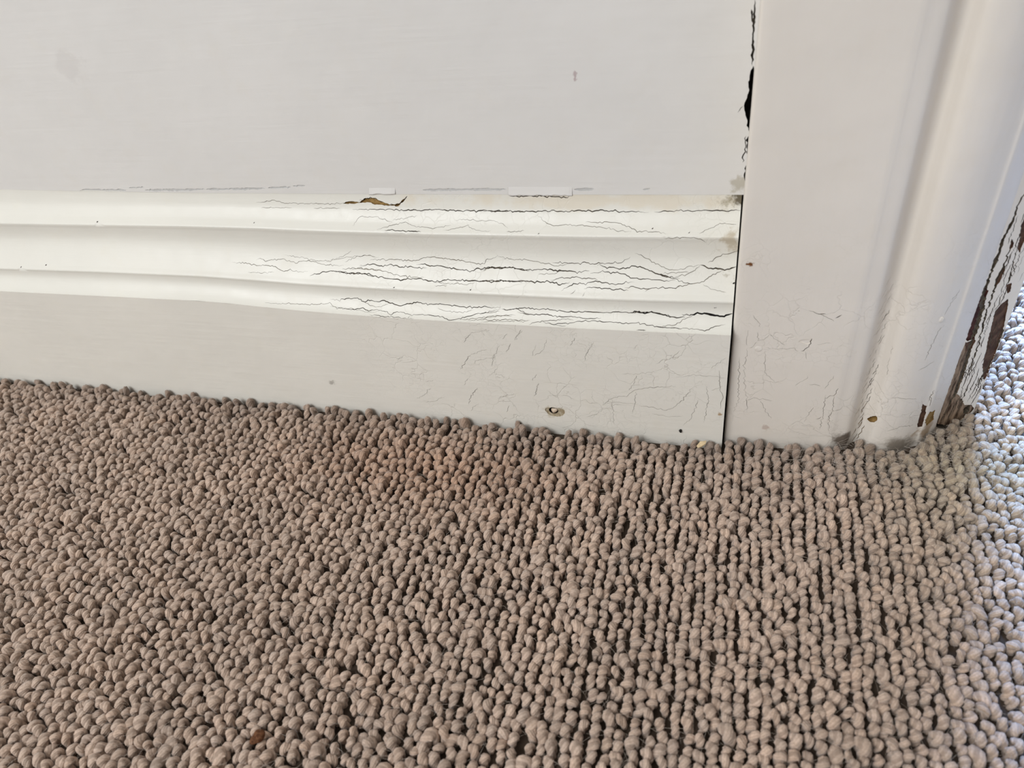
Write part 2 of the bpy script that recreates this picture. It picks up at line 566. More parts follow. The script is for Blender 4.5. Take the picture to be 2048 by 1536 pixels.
T2, T3, T4, T5 = T(360, 370, 5.12), T(660, 370, 5.12), T(960, 370, 5.12), T(1160, 380, 5.12)
MC = [  # tile, width mm, points
    (T2, .2, [(780, 180), (880, 170), (960, 155), (1060, 180), (1200, 185), (1390, 190), (1560, 195), (1690, 185)]),
    (T2, .2, [(830, 235), (1000, 230), (1150, 235)]), (T2, .2, [(1370, 238), (1640, 238)]),
    (T2, .22, [(530, 790), (660, 795), (780, 825), (900, 820), (980, 840), (1060, 885), (1120, 865), (1180, 885), (1310, 885)]),
    (T2, .22, [(780, 770), (830, 745), (870, 785), (960, 765), (1080, 765), (1180, 795), (1240, 780), (1320, 770), (1430, 800), (1500, 820), (1680, 825)]),
    (T2, .15, [(1060, 715), (1160, 730), (1250, 745), (1340, 760), (1430, 780), (1560, 775), (1660, 750), (1760, 735), (1940, 720), (2048, 750)]),
    (T2, .35, [(1330, 930), (1440, 900), (1530, 880), (1640, 885), (1720, 905), (1840, 900), (1930, 915), (2010, 930), (2048, 955)]),
    (T2, .15, [(700, 890), (800, 900), (960, 895)]), (T2, .2, [(1660, 860), (1780, 850), (1890, 860), (2048, 865)]),
    (T2, .22, [(870, 1205), (1000, 1215), (1110, 1210), (1250, 1220), (1410, 1225), (1530, 1205), (1600, 1260), (1700, 1260), (1820, 1275), (1950, 1310), (2048, 1285)]),
    (T3, .42, [(230, 248), (500, 250), (700, 252), (880, 262), (1050, 252), (1250, 258), (1400, 262), (1550, 265), (1750, 268), (2048, 270)]),
    (T3, .15, [(230, 420), (280, 350), (320, 318), (400, 330), (480, 322), (560, 360), (640, 390)]),
    (T3, .18, [(480, 460), (600, 420), (690, 395), (800, 385), (860, 420), (960, 430), (1090, 445), (1240, 410)]),
    (T3, .12, [(640, 360), (760, 340), (900, 315)]),
    (T3, .5, [(560, 465), (650, 462), (720, 465), (800, 472), (930, 480)]),
    (T3, .17, [(1160, 465), (1300, 440), (1410, 420), (1480, 455), (1560, 470), (1650, 465)]),
    (T3, .13, [(1270, 360), (1400, 355), (1520, 370), (1640, 360), (1740, 390), (1830, 445)]),
    (T3, .22, [(1810, 480), (1880, 478), (1990, 468)]),
    (T3, .12, [(0, 770), (100, 745), (190, 700), (220, 665)]), (T3, .15, [(150, 790), (280, 730), (410, 720), (480, 745)]),
    (T3, .25, [(410, 770), (560, 765), (700, 765), (850, 775), (980, 745), (1050, 738), (1200, 755), (1350, 780), (1500, 800), (1580, 805), (1600, 760), (1650, 750), (1720, 720)]),
    (T3, .36, [(300, 830), (420, 810), (540, 825), (640, 820), (730, 840), (820, 828), (870, 850), (990, 845)]),
    (T3, .45, [(880, 815), (960, 808), (1020, 825), (1130, 830), (1220, 850), (1330, 865), (1440, 878), (1500, 858), (1600, 855), (1700, 850), (1800, 840), (1900, 855), (2048, 875)]),
    (T3, .2, [(1570, 880), (1620, 845)]),
    (T3, .45, [(0, 880), (120, 895), (240, 905), (300, 905), (400, 920), (480, 940), (540, 945), (640, 970), (740, 972), (800, 960), (870, 965), (960, 960), (1020, 985), (1110, 990), (1200, 968), (1330, 980), (1500, 985), (1620, 985), (1740, 980), (1830, 990), (2048, 988)]),
    (T3, .25, [(180, 855), (300, 850), (420, 865), (540, 875), (640, 910), (740, 930), (870, 950), (960, 945)]),
    (T3, .2, [(1060, 1000), (1180, 1010), (1280, 1008), (1390, 1015), (1450, 1020), (1490, 985)]),
    (T3, .15, [(1070, 1030), (1200, 1028)]),
    (T3, .52, [(0, 1170), (100, 1180), (180, 1160), (280, 1160), (340, 1195), (400, 1180), (500, 1195), (560, 1180), (620, 1215), (720, 1235), (800, 1215), (900, 1205), (1000, 1225), (1080, 1225), (1130, 1215), (1250, 1235), (1370, 1250), (1500, 1255), (1600, 1245), (1660, 1260), (1750, 1248)]),
    (T3, .22, [(320, 1180), (400, 1230), (480, 1250), (560, 1230), (600, 1205)]),
    (T3, .32, [(0, 1240), (120, 1260), (240, 1275), (330, 1260), (400, 1290), (460, 1275), (560, 1290), (625, 1330), (660, 1305), (750, 1305), (830, 1330), (940, 1325), (1050, 1335), (1140, 1350), (1200, 1375), (1270, 1380), (1400, 1345), (1500, 1320), (1620, 1300), (1760, 1270)]),
    (T3, .3, [(400, 1328), (500, 1340), (640, 1352), (780, 1368), (860, 1370)]), (T3, .25, [(795, 1368), (820, 1345)]),
    (T3, .17, [(1090, 1260), (1200, 1290), (1370, 1305), (1470, 1280)]),
    (T3, .25, [(1330, 1385), (1500, 1365), (1620, 1345), (1800, 1330), (1900, 1335)]),
    (T3, .25, [(1400, 1392), (1560, 1380), (1700, 1385), (1850, 1378), (2048, 1390)]),
    (T3, .38, [(1760, 1270), (1820, 1280), (1900, 1265), (1990, 1310), (2048, 1325)]),
    (T4, .46, [(0, 268), (200, 268), (420, 270), (600, 270), (760, 265), (900, 268), (1000, 262), (1150, 268), (1270, 262), (1400, 270), (1560, 270), (1730, 278)]),
    (T4, .2, [(590, 310), (640, 360), (710, 400), (780, 425), (860, 410), (1000, 412), (1200, 425), (1330, 445), (1400, 470), (1550, 480)]),
    (T4, .22, [(1080, 380), (1240, 385), (1330, 378), (1430, 395), (1520, 425), (1600, 470), (1740, 482), (1790, 480), (1920, 500)]),
    (T4, .18, [(180, 735), (300, 755), (450, 765), (520, 770), (640, 795), (740, 820), (850, 822), (920, 795)]),
    (T4, .28, [(740, 795), (850, 795), (960, 805), (1080, 800), (1170, 808), (1220, 798), (1330, 800), (1470, 790), (1540, 735)]),
    (T4, .44, [(0, 875), (40, 855), (80, 850), (230, 852), (290, 840), (370, 855), (470, 875), (560, 865), (680, 862), (790, 880), (860, 875), (960, 885), (1040, 885), (1120, 880)]),
    (T4, .22, [(600, 915), (720, 915), (800, 890), (860, 872)]),
    (T4, .38, [(1200, 825), (1330, 838), (1430, 865), (1540, 838), (1640, 835), (1720, 870), (1800, 905), (1900, 930), (2010, 950), (2048, 960)]),
    (T4, .32, [(1130, 905), (1270, 890), (1380, 895), (1480, 910), (1540, 945), (1620, 968), (1760, 970), (1900, 975), (2000, 975)]),
    (T4, .42, [(0, 980), (110, 990), (200, 975), (300, 990), (420, 985), (540, 992), (720, 990), (800, 1015), (860, 1010), (920, 990)]),
    (T4, .28, [(720, 975), (820, 950), (900, 955), (960, 940), (1060, 955), (1150, 955), (1230, 985)]),
    (T4, .36, [(830, 1085), (900, 1045), (990, 1010), (1100, 1005), (1200, 990), (1300, 1005), (1400, 1018), (1500, 995), (1580, 995)]),
    (T4, .34, [(1060, 1060), (1130, 1045), (1240, 1055), (1330, 1065), (1400, 1070), (1520, 1080)]),
    (T4, .28, [(1480, 1050), (1560, 1045), (1640, 1060), (1700, 1070), (1800, 1055), (1900, 1055), (1980, 1060), (2048, 1040)]),
    (T4, .15, [(1040, 1150), (1070, 1100)]), (T4, .15, [(920, 1120), (980, 1070)]), (T4, .2, [(1690, 1090), (1740, 1065)]),
    (T4, .5, [(230, 1270), (310, 1275), (370, 1268), (450, 1255), (540, 1270), (700, 1270), (760, 1285), (900, 1295), (1000, 1300), (1080, 1300), (1160, 1295), (1260, 1310), (1380, 1295), (1480, 1300), (1540, 1310), (1620, 1298), (1690, 1310), (1740, 1300), (1820, 1310), (1880, 1330), (1960, 1350), (2048, 1358)]),
    (T4, .7, [(1540, 1310), (1620, 1298), (1690, 1310), (1740, 1300), (1820, 1310), (1880, 1330), (1960, 1350)]),
    (T4, .4, [(380, 1300), (480, 1325), (600, 1330), (700, 1325), (790, 1345), (900, 1350), (1000, 1355), (1100, 1370), (1240, 1360)]),
    (T4, .25, [(0, 1370), (130, 1350), (260, 1335), (330, 1345)]), (T4, .2, [(0, 1325), (100, 1310), (200, 1295)]),
    (T4, .3, [(500, 1432), (560, 1405), (650, 1390), (760, 1385), (850, 1372), (960, 1385)]),
    (T4, .38, [(600, 1400), (750, 1420), (900, 1415), (1000, 1395), (1150, 1390), (1280, 1400), (1400, 1410), (1520, 1415), (1620, 1410), (1700, 1435), (1820, 1450), (1860, 1460), (2048, 1465)]),
    (T4, .2, [(0, 1408), (150, 1395), (350, 1400), (500, 1390)]), (T4, .35, [(1600, 1488), (1700, 1490)]), (T4, .3, [(760, 1440), (880, 1445)]),
    (T5, .42, [(760, 225), (860, 218), (1000, 215), (1180, 212), (1350, 212), (1500, 212), (1660, 210)]),
    (T5, .2, [(1220, 450), (1310, 405), (1380, 370), (1420, 345), (1520, 352), (1600, 352)]),
    (T5, .25, [(860, 492), (960, 500), (1060, 488), (1160, 492), (1240, 510), (1290, 540)]),
    (T5, .22, [(1310, 745), (1400, 690), (1480, 655), (1560, 640), (1610, 635), (1640, 612)]),
    (T5, .18, [(560, 650), (640, 670), (740, 740), (850, 790), (950, 820), (1040, 815), (1140, 780), (1230, 768)]),
    (T5, .55, [(1230, 768), (1300, 795), (1390, 808), (1480, 810), (1560, 800), (1630, 785)]),
    (T5, .22, [(980, 890), (1090, 865), (1180, 820), (1230, 770)]),
    (T5, .35, [(780, 855), (880, 885), (980, 910), (1060, 950), (1150, 965)]),
    (T5, .18, [(850, 860), (960, 845), (1120, 845)]),
    (T5, .25, [(940, 1010), (1030, 990), (1130, 965), (1260, 940), (1360, 870), (1470, 820)]),
    (T5, .16, [(1260, 965), (1380, 1025), (1500, 1050)]), (T5, .8, [(1560, 960), (1588, 944)]),
    (T5, .45, [(880, 1280), (960, 1305), (1080, 1305)]),
    (T5, .35, [(1040, 1270), (1100, 1280), (1140, 1285)]),
    (T5, 1.15, [(1120, 1290), (1170, 1265), (1280, 1262), (1390, 1285), (1480, 1295), (1540, 1270), (1600, 1265)]),
    (T5, .3, [(900, 1410), (1040, 1415), (1180, 1425), (1280, 1435), (1400, 1395), (1490, 1375)]),
    (T5, .22, [(820, 1415), (860, 1385), (960, 1385), (1060, 1330), (1170, 1275)]),
]
base = tag(empty('baseboard_back'), 'off-white painted baseboard with two coves, its paint cracked towards the casing', kind='structure')
S = Surface(mould_fn, XL, XJ, 0.0, VMAX)
for tl, wd, pts in MC:
    px = tl(pts)
    mt = 3 if wd > 0.65 else (1 if wd >= 0.26 else 2)
    S.crack(px, wd * (1.15 if wd > .26 else 1.3), depth=0.0009 if wd > 0.3 else 0.0004, mat=mt)
for px, py, wd in [(195, 444, .9), (42, 534, .6), (92, 530, .7), (508, 445, .4), (941, 580, .7), (1077, 467, .6), (1305, 457, .9), (1378, 465, .7), (1431, 616, .6), (788, 575, .5)]:
    S.crack([(px - 1.6, py + 1.2), (px, py), (px + 1.6, py - 1.4)], wd, 0.0005, 1, step=0.0004)
# the lifted flake of the top fillet: old varnish shows in the opening
S.region(T3([(130, 190), (190, 165), (300, 168), (405, 128), (470, 145), (560, 185), (640, 203), (690, 200), (745, 160), (790, 112),
             (750, 180), (695, 214), (600, 210), (500, 205), (440, 195), (395, 178), (330, 184), (260, 190)]), depth=0.0012, mat=4)
S.crack(T3([(300, 166), (405, 126), (470, 143), (560, 186), (640, 206), (690, 204), (745, 165), (788, 114)]), 0.45, 0.0018, 3)
S.crack(T4([(302, 112), (450, 116), (600, 114), (750, 120), (900, 128), (935, 112)]), 0.5, 0.0008, 1)
us = np.concatenate([np.linspace(XL, -0.5, 14), np.arange(-0.49, -0.34, 0.008), np.arange(-0.34, XJ, 0.0032)])
vv = np.unique(np.concatenate([np.linspace(a, b, 4) for a, b in zip(arc[:-1], arc[1:])]))
S.grid(us, vv[1:-1])
S.grid(us, [0.0, VMAX])
S.grid([XL, XJ - 0.001, XJ], vv[1:-1])
S.build('cove_moulding', [m_mould, m_crack, m_fine, m_black, m_ochre], base)


# flat plinth board below the moulding
def plinth_fn(u, v):
    zt = float(np.interp(u, *LB))
    return np.array([u, 0.0, FLOOR_Z + (zt - FLOOR_Z) * v / 0.09])


P2, P3 = T(1000, 640, 4.2667), T(640, 620, 4.4522)
PC = [(P2, .16, [(1540, 260), (1480, 310), (1430, 340), (1370, 345), (1330, 375)]),
      (P2, .2, [(870, 725), (930, 680), (1010, 655), (1080, 650), (1130, 610), (1180, 595), (1240, 580), (1350, 575), (1500, 565)]),
      (P2, .15, [(1140, 555), (1160, 470)]), (P2, .15, [(1100, 600), (1140, 555), (1200, 550)]),
      (P2, .2, [(1640, 580), (1560, 680), (1470, 755), (1400, 770), (1280, 745), (1190, 730)]),
      (P2, .18, [(1690, 680), (1660, 770), (1620, 850), (1560, 900)]),
      (P2, .2, [(1870, 430), (1880, 580), (1900, 650), (1880, 760)]), (P2, .15, [(1160, 610), (1150, 700), (1130, 800)]),
      (P2, .15, [(950, 700), (970, 800), (970, 890)]), (P2, .15, [(1750, 560), (1780, 650), (1760, 760), (1740, 880)]),
      (P2, .15, [(640, 150), (600, 220)]), (P2, .15, [(800, 190), (740, 280), (720, 350)]), (P2, .15, [(180, 80), (130, 170)]),
      (P2, .13, [(400, 160), (360, 270), (280, 300)]), (P2, .12, [(330, 540), (300, 640)]), (P2, .12, [(310, 460), (280, 520)]),
      (P2, .15, [(90, 200), (60, 270)]), (P2, .12, [(1040, 460), (1200, 455), (1340, 440)]), (P2, .12, [(1500, 490), (1640, 470), (1820, 480), (1940, 500)]),
      (P2, .12, [(1180, 210), (1140, 250)]), (P2, .13, [(880, 720), (980, 700), (1110, 715), (1180, 715)]),
      (P2, .12, [(1300, 800), (1420, 825), (1560, 820)]), (P2, .12, [(740, 830), (820, 800), (900, 755), (960, 740)]),
      (P2, .12, [(1930, 320), (1860, 370), (1800, 420)]), (P2, .12, [(1900, 560), (1840, 590), (1800, 600)]),
      (P2, .12, [(400, 600), (470, 650), (560, 640), (640, 680)]),
      (P3, .18, [(1340, 210), (1280, 290)]), (P3, .2, [(1340, 400), (1300, 450), (1250, 530)]), (P3, .2, [(1400, 690), (1350, 760), (1325, 840)]),
      (P3, .15, [(1550, 400), (1530, 500)]), (P3, .15, [(1670, 210), (1620, 260)]), (P3, .12, [(1600, 310), (1550, 420), (1400, 450), (1340, 490)]),
      (P3, .15, [(1320, 610), (1280, 670)]), (P3, .15, [(1410, 830), (1340, 900)]), (P3, .15, [(1580, 515), (1510, 590)]),
      (P3, .15, [(1690, 310), (1660, 380)]), (P3, .15, [(1950, 650), (1910, 770)]), (P3, .13, [(1340, 210), (1430, 185), (1510, 175)]),
      (P3, .13, [(1340, 400), (1420, 370), (1490, 350)]), (P3, .13, [(740, 420), (680, 435)]), (P3, .13, [(1800, 180), (1730, 270)]),
      (P3, .12, [(940, 640), (1010, 625)]), (P3, .12, [(860, 790), (920, 765), (990, 695)]), (P3, .12, [(1110, 770), (1030, 810), (940, 820)]),
      (P3, .12, [(1580, 790), (1620, 770), (1740, 750)]), (P3, .13, [(1690, 850), (1660, 910)]), (P3, .12, [(1920, 310), (1890, 410)])]
S = Surface(plinth_fn, XL, XJ, 0.0, 0.09)
for tl, wd, pts in PC:
    S.crack(tl(pts), wd * 1.2, depth=0.0004, mat=1, jit=0.25)
# chipped countersunk nail hole near the carpet, plugged with old filler
HC = S.find(1108, 822, (-0.11, 0.01))
ang = np.linspace(0, 2 * np.pi, 22, endpoint=False)
S.region(None, 0.0005, 2, 0.0002, uv=[(HC[0] + 0.0060 * math.cos(a) * (1 + .18 * math.sin(3 * a)) + .0006, HC[1] - .0008 + 0.0047 * math.sin(a) * (1 + .2 * math.cos(2 * a))) for a in ang])
S.region(None, 0.0028, 3, 0.00005, uv=[(HC[0] - .0004 + 0.0030 * math.cos(a), HC[1] + 0.0028 * math.sin(a)) for a in ang])
S.grid(np.concatenate([np.linspace(XL, -0.6, 8), np.arange(-0.6, XJ, 0.02)]), [0.0, 0.03, 0.06, 0.09])
m_chip = grime('chipped_ground', (0.30, 0.24, 0.15), (0.46, 0.40, 0.30), 500)
S.build('plinth_board', [m_plinth, m_fine, m_chip, m_black], base)


def lump_mesh(name, centre, axes, seed, mat, parent=None, n=2, amp=0.18):
    """rounded irregular lump from a subdivided icosphere"""
    import bmesh
    bm = bmesh.new()
    bmesh.ops.create_icosphere(bm, subdivisions=n, radius=1.0)
    r_ = random.Random(seed)
    ph = [(r_.uniform(1, 3.2), r_.uniform(0, 6.3), Vector((r_.uniform(-1, 1), r_.uniform(-1, 1), r_.uniform(-1, 1))).normalized()) for _ in range(5)]
    ax = [Vector(a) for a in axes]
    for v in bm.verts:
        d = v.co.copy()
        k = 1 + amp * sum(math.sin(f * d.dot(q) * 2 + p) for f, p, q in ph) / 2
        v.co = Vector(centre) + (ax[0] * d.x + ax[1] * d.y + ax[2] * d.z) * k
    me = bpy.data.meshes.new(name)
    bm.to_mesh(me)
    bm.free()
    me.materials.append(mat)
    for p in me.polygons:
        p.use_smooth = True
    o = bpy.data.objects.new(name, me)
    COL.objects.link(o)
    if parent:
        o.parent = parent
    return o


m_filler = grime('old_filler', (0.52, 0.40, 0.29), (0.66, 0.55, 0.43), 600)
hp = plinth_fn(*HC)
lump_mesh('nail_hole_plug', hp + np.array([-.0002, 0.0012, -0.0002]), ((.0021, 0, 0), (0, .0011, 0), (0, 0, .0019)), 3, m_filler, base)

# ------------------------------------------------------------------ wall above the baseboard
WY = 0.0340
wall = tag(empty('wall_back'), 'off-white painted wall above the baseboard', kind='structure')


def wall_fn(u, v):
    zb = float(np.interp(u, *LT))
    return np.array([u, WY - 0.0002, zb - 0.0006 + v])


J = T(1434.5, 0, 3.2)
S = Surface(wall_fn, XL, 0.006, 0.0, 2.2)
_wf = S.find


def wfind(px, py, guess=None):
    q = on_y(px, py, WY)
    return _wf(px, py, (min(q[0], 0.0055), max(q[2] - float(np.interp(q[0], *LT)), 0.0003)))


S.find = wfind
S.region(J([(232, 420), (215, 455), (200, 520), (200, 590), (185, 640), (170, 680), (180, 740), (195, 800), (205, 860),
            (225, 860), (228, 740), (240, 640), (240, 500)]), 0.006, 1, 0.00015)
for wd, mt, pts in [(.9, 2, [(218, 60), (228, 150)]), (.6, 2, [(230, 220), (222, 310)]), (.9, 2, [(236, 330), (222, 400)]),
                    (.5, 2, [(185, 870), (178, 960), (163, 1040)]), (1.2, 1, [(205, 850), (197, 960), (195, 1020)]),
                    (.9, 2, [(240, 0), (232, 200), (222, 420)]), (.9, 2, [(214, 840), (206, 960), (196, 1150)]),
                    (1.6, 2, [(190, 1050), (178, 1110), (180, 1180)]), (.35, 2, [(165, 680), (130, 720)])]:
    S.crack(J(pts), wd, 0.003, mt, jit=0.2)
for wd, pts in [(1.0, [(160, 381), (200, 381), (252, 380)]), (.5, [(258, 376), (288, 374.5)]), (.75, [(290, 380), (340, 380), (410, 378.5)]),
                (.65, [(412, 379), (470, 378), (530, 377)]), (.5, [(536, 376), (582, 374)]), (.4, [(586, 372), (610, 371)]),
                (.8, [(846, 380), (930, 379.5), (1012, 379)]), (.8, [(1148, 379), (1188, 378)]), (.7, [(1286, 379), (1300, 377)])]:
    S.crack(pts, wd * 1.8, 0.0003, 3, jit=0.12)
S.grid(np.linspace(XL, 0.006, 12), [0, 0.05, 0.15, 0.5, 1.0, 2.2])
m_gap = grime('gap_shadow', (0.14, 0.12, 0.095), (0.24, 0.21, 0.16))
m_dash = grime('paint_edge_shade', (0.50, 0.495, 0.48), (0.56, 0.555, 0.54))  # shade under the broken paint edge, put into the colour
S.build('painted_face', [m_wall, m_black, m_gap, m_dash], wall)
box('wall_core', (XL, 0.046, FLOOR_Z), (0.1370, 0.17, 2.34), m_core, wall)


# overlapping lower edge of the wall paint: thick curled ledges where the coat broke off over the moulding
def ledge(x0, x1, ylow, ytop, th, parent, seed):
    """a thick paint ledge hanging from the wall over the top fillet, between two photo columns"""
    r_ = random.Random(seed)
    n = max(5, int((x1 - x0) / 7))
    rows = []
    for i in range(n + 1):
        px = x0 + (x1 - x0) * i / n
        e = 1.0 if 0 < i < n else 0.25
        lo = ylow + r_.uniform(-0.9, 0.9)
        A = on_y(px, ytop, WY - 0.0002)
        B = on_y(px, lo - 1.5, WY - 0.0006 - th * e)
        Cc = on_y(px, lo, WY - 0.0003 - th * e)
        D = on_y(px, lo - 0.4, WY + 0.0004)
        rows.append([A, B, Cc, D])
    v = [p for r in rows for p in r]
    f = []
    for i in range(n):
        for k in range(3):
            a = i * 4 + k
            f.append((a, a + 1, a + 5, a + 4))
    return mesh_obj('paint_ledge', v, f, m_wall, parent, smooth=False)


ledge(1017, 1144, 391.5, 374, .0003, base, 1)
ledge(738, 790, 389, 376, .0003, base, 2)

# ------------------------------------------------------------------ door casing
trim = tag(empty('trim_1'), 'off-white moulded door casing with chipped dark return edge', kind='structure')
CP = np.array([(0.0, .0350), (0.0, .0060), (.0004, .0050), (.0014, .0045), (.006, .0044), (.030, .0054), (.056, .0065), (.0585, .0069),
               (.0598, .0073), (.0610, .0076), (.0650, .0085), (.0668, .0094), (.0682, .0110), (.0700, .0138), (.0718, .0158), (.0737, .0164), (.0755, .0154),
               (.0771, .0128), (.0787, .0103), (.0806, .0090), (.084, .0085), (.090, .0092), (.0955, .0114), (.0995, .0138), (.1030, .0162), (.1044, .0170), (.1060, .0175),
               (.1085, .0198), (.1148, .0268), (.1156, .0280)])
CU = np.concatenate([[0], np.cumsum(np.linalg.norm(np.diff(CP, axis=0), axis=1))])


def casing_fn(u, v):
    u = min(max(u, 0), CU[-1])
    return np.array([cubic(u, CU, CP[:, 0]), cubic(u, CU, CP[:, 1]), v])


S = Surface(casing_fn, 0.0, CU[-1], FLOOR_Z, 2.1)
CS, CR = T(1440, 550, 4.388), T(1380, 500, 3.066)
_cf = S.find
umid = CU[6]


def cfind(px, py, guess=None):
    if guess is None:
        X = on_y(px, py, 0.008)[0]
        i = np.interp(X, CP[1:, 0], CU[1:])
        guess = (float(i), on_y(px, py, 0.008)[2])
    return _cf(px, py, guess)


S.find = cfind
for tl, wd, pts in [(CS, .15, [(250, 640), (330, 590)]), (CS, .13, [(250, 480), (230, 560), (240, 620)]), (CS, .15, [(400, 640), (560, 650), (640, 640), (700, 670)]),
                    (CS, .45, [(710, 668), (770, 640), (800, 600), (806, 555)]), (CS, .2, [(1000, 880), (960, 940), (920, 1000)]), (CS, .25, [(1040, 995), (1000, 1050), (920, 1085)]),
                    (CS, .25, [(1000, 1060), (990, 1180), (960, 1250), (955, 1370)]), (CS, .2, [(930, 1050), (910, 1180), (900, 1260), (880, 1350)]),
                    (CS, .16, [(240, 640), (215, 800), (215, 960), (235, 1100), (240, 1200)]), (CS, .18, [(170, 720), (165, 900), (160, 1100), (120, 1200)]),
                    (CS, .15, [(230, 1100), (300, 1080), (460, 1105)]), (CS, .15, [(820, 1160), (740, 1290)]), (CS, .2, [(780, 310), (860, 340), (1000, 405)]),
                    (CS, .4, [(1010, 380), (1070, 350)]), (CS, .35, [(860, 345), (930, 340)]), (CS, .14, [(440, 520), (500, 570), (570, 620)]),
                    (CS, .13, [(330, 500), (335, 580), (400, 560), (440, 520)]), (CS, .13, [(290, 350), (330, 400), (360, 460)]), (CS, .13, [(360, 1100), (400, 1200), (450, 1260)]),
                    (CS, .13, [(400, 660), (390, 860), (460, 930), (540, 950)]), (CS, .13, [(850, 610), (980, 600)]), (CS, .13, [(750, 670), (760, 740)]),
                    (CS, .14, [(660, 970), (740, 920), (770, 885)]), (CS, .14, [(780, 960), (880, 975)]), (CS, .14, [(710, 1320), (820, 1320)]), (CS, .3, [(840, 1265), (890, 1245)]),
                    (CS, .18, [(1490, 720), (1475, 800), (1460, 880)]), (CS, .18, [(1510, 620), (1500, 700)]),
                    (CR, .15, [(1640, 280), (1600, 330), (1560, 400)]), (CR, .22, [(1560, 455), (1520, 500), (1490, 570), (1440, 680)]), (CR, .2, [(1500, 680), (1450, 715), (1400, 740)]),
                    (CR, .2, [(1655, 240), (1610, 310)]), (CR, .3, [(1500, 860), (1460, 930)]), (CR, .25, [(1480, 880), (1470, 960)]), (CR, .15, [(1230, 905), (1330, 910), (1390, 915)]),
                    (CR, .2, [(1370, 1075), (1300, 1080), (1200, 1110)])]:
    S.crack(tl(pts), wd, 0.0005, 1 if wd >= .3 else 2, jit=0.25)
for i in range(62):       # short diagonal cracks in the shaded flank of the groove
    t = (i + random.uniform(-.4, .4)) / 61
    x = 1500 + (1195 - 1500) * t ** 0.95 + random.uniform(-35, 45)
    y = 60 + 1370 * t
    ln_ = random.uniform(30, 85)
    S.crack(CS([(x - ln_ * .38, y + ln_ * .6), (x, y + random.uniform(-6, 6)), (x + ln_ * .35, y - ln_ * .62)]), random.uniform(.12, .3) * (0.7 + .5 * t), 0.0005,
            3 if y > 1150 else 2, jit=0.2)
S.region(CS([(1290, 1262), (1320, 1245), (1360, 1232), (1382, 1250), (1378, 1280), (1350, 1295), (1310, 1285)]), 0.0014, 3, 0.0001)
S.region(CR([(1425, 945), (1452, 958), (1442, 1010), (1424, 1085), (1392, 1085), (1405, 1030), (1418, 990)]), 0.0009, 4, 0.0002)
S.region(CR([(1470, 990), (1500, 985), (1490, 1040), (1450, 1080), (1440, 1050)]), 0.0005, 3, 0.0003)
S.region(CS([(690, 585), (715, 568), (790, 560), (800, 590), (770, 610), (720, 600)]), 0.0004, 0, 0.0001)
uu = np.unique(np.concatenate([np.linspace(a, b, 4) for a, b in zip(CU[:-1], CU[1:])]))
S.grid(uu[1:-1], np.concatenate([np.arange(0.0, 0.30, 0.006), [0.4, 0.6, 1.0, 1.5]]))
S.grid(uu, [FLOOR_Z, 2.1])
S.grid([0, CU[-1]], np.arange(0.0, 0.3, 0.006))
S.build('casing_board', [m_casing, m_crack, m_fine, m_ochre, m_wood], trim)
for k, (px, py, r_) in enumerate([(1880, 640, .0016), (1516, 698, .0019)]):
    uv = cfind(px, py)
    p = casing_fn(*uv)
    n = S.normal(*uv)
    lump_mesh('paint_blister', p - n * 0.0007 if n[1] < 0 else p + n * 0.0007, ((r_ * 1.5, 0, 0), (0, r_ * .55, 0), (0, 0, r_ * 1.4)), 40 + k, m_casing, trim, n=3, amp=.06)

# chipped splayed return beside the doorway
RA, RB = np.array([.1156, .0280]), np.array([.1378, .0441])
RL = np.linalg.norm(RB - RA)


def ret_fn(u, v):
    p = RA + (RB - RA) * u / RL
    return np.array([p[0], p[1], v])


S = Surface(ret_fn, 0.0, RL, FLOOR_Z, 2.1)
_rf = S.find


def rfind(px, py, guess=None):
    return _rf(px, py, guess or (RL / 2, 0.08))


S.find = lambda px, py, g=None: _rf(px, py, g if g is not None else (RL / 2, 0.08))
RT = T(1840, 380, 2.952)
for d, m, pts in [(.0007, 2, [(488, 668), (520, 640), (518, 700), (485, 850), (445, 980), (405, 1090), (378, 1125), (368, 1040), (383, 980), (398, 900), (428, 780), (443, 712)]),
                  (.0007, 2, [(600, 200), (640, 120), (640, 230), (590, 372), (576, 350), (588, 280)]),
                  (.0008, 3, [(335, 670), (385, 560), (402, 600), (372, 700), (342, 800), (322, 884), (270, 890), (295, 800)]),
                  (.0005, 4, [(270, 900), (312, 900), (272, 1050), (228, 1180), (172, 1300), (105, 1390), (90, 1380), (140, 1250), (190, 1120), (235, 970)]),
                  (.0007, 2, [(490, 448), (506, 470), (472, 540), (440, 584), (444, 530), (475, 480)]),
                  (.0007, 2, [(540, 290), (552, 300), (546, 340), (530, 350)]),
                  (.0007, 2, [(510, 560), (545, 545), (535, 600), (515, 610)]),
                  (.0004, 4, [(100, 1392), (150, 1300), (215, 1200), (245, 1235), (262, 1270), (300, 1268), (325, 1290), (280, 1330), (200, 1390)]),
                  (.0006, 2, [(318, 880), (330, 885), (310, 930), (275, 960), (268, 905)]),
                  (.0030, 1, [(262, 1290), (300, 1270), (292, 1312), (258, 1322)]),
                  (.0040, 1, [(95, 1380), (150, 1392), (240, 1385), (240, 1405), (150, 1415), (95, 1405)])]:  # last one: slot under the return, its shadow painted into the recess
    S.region(RT(pts), d, m, 0.00022)
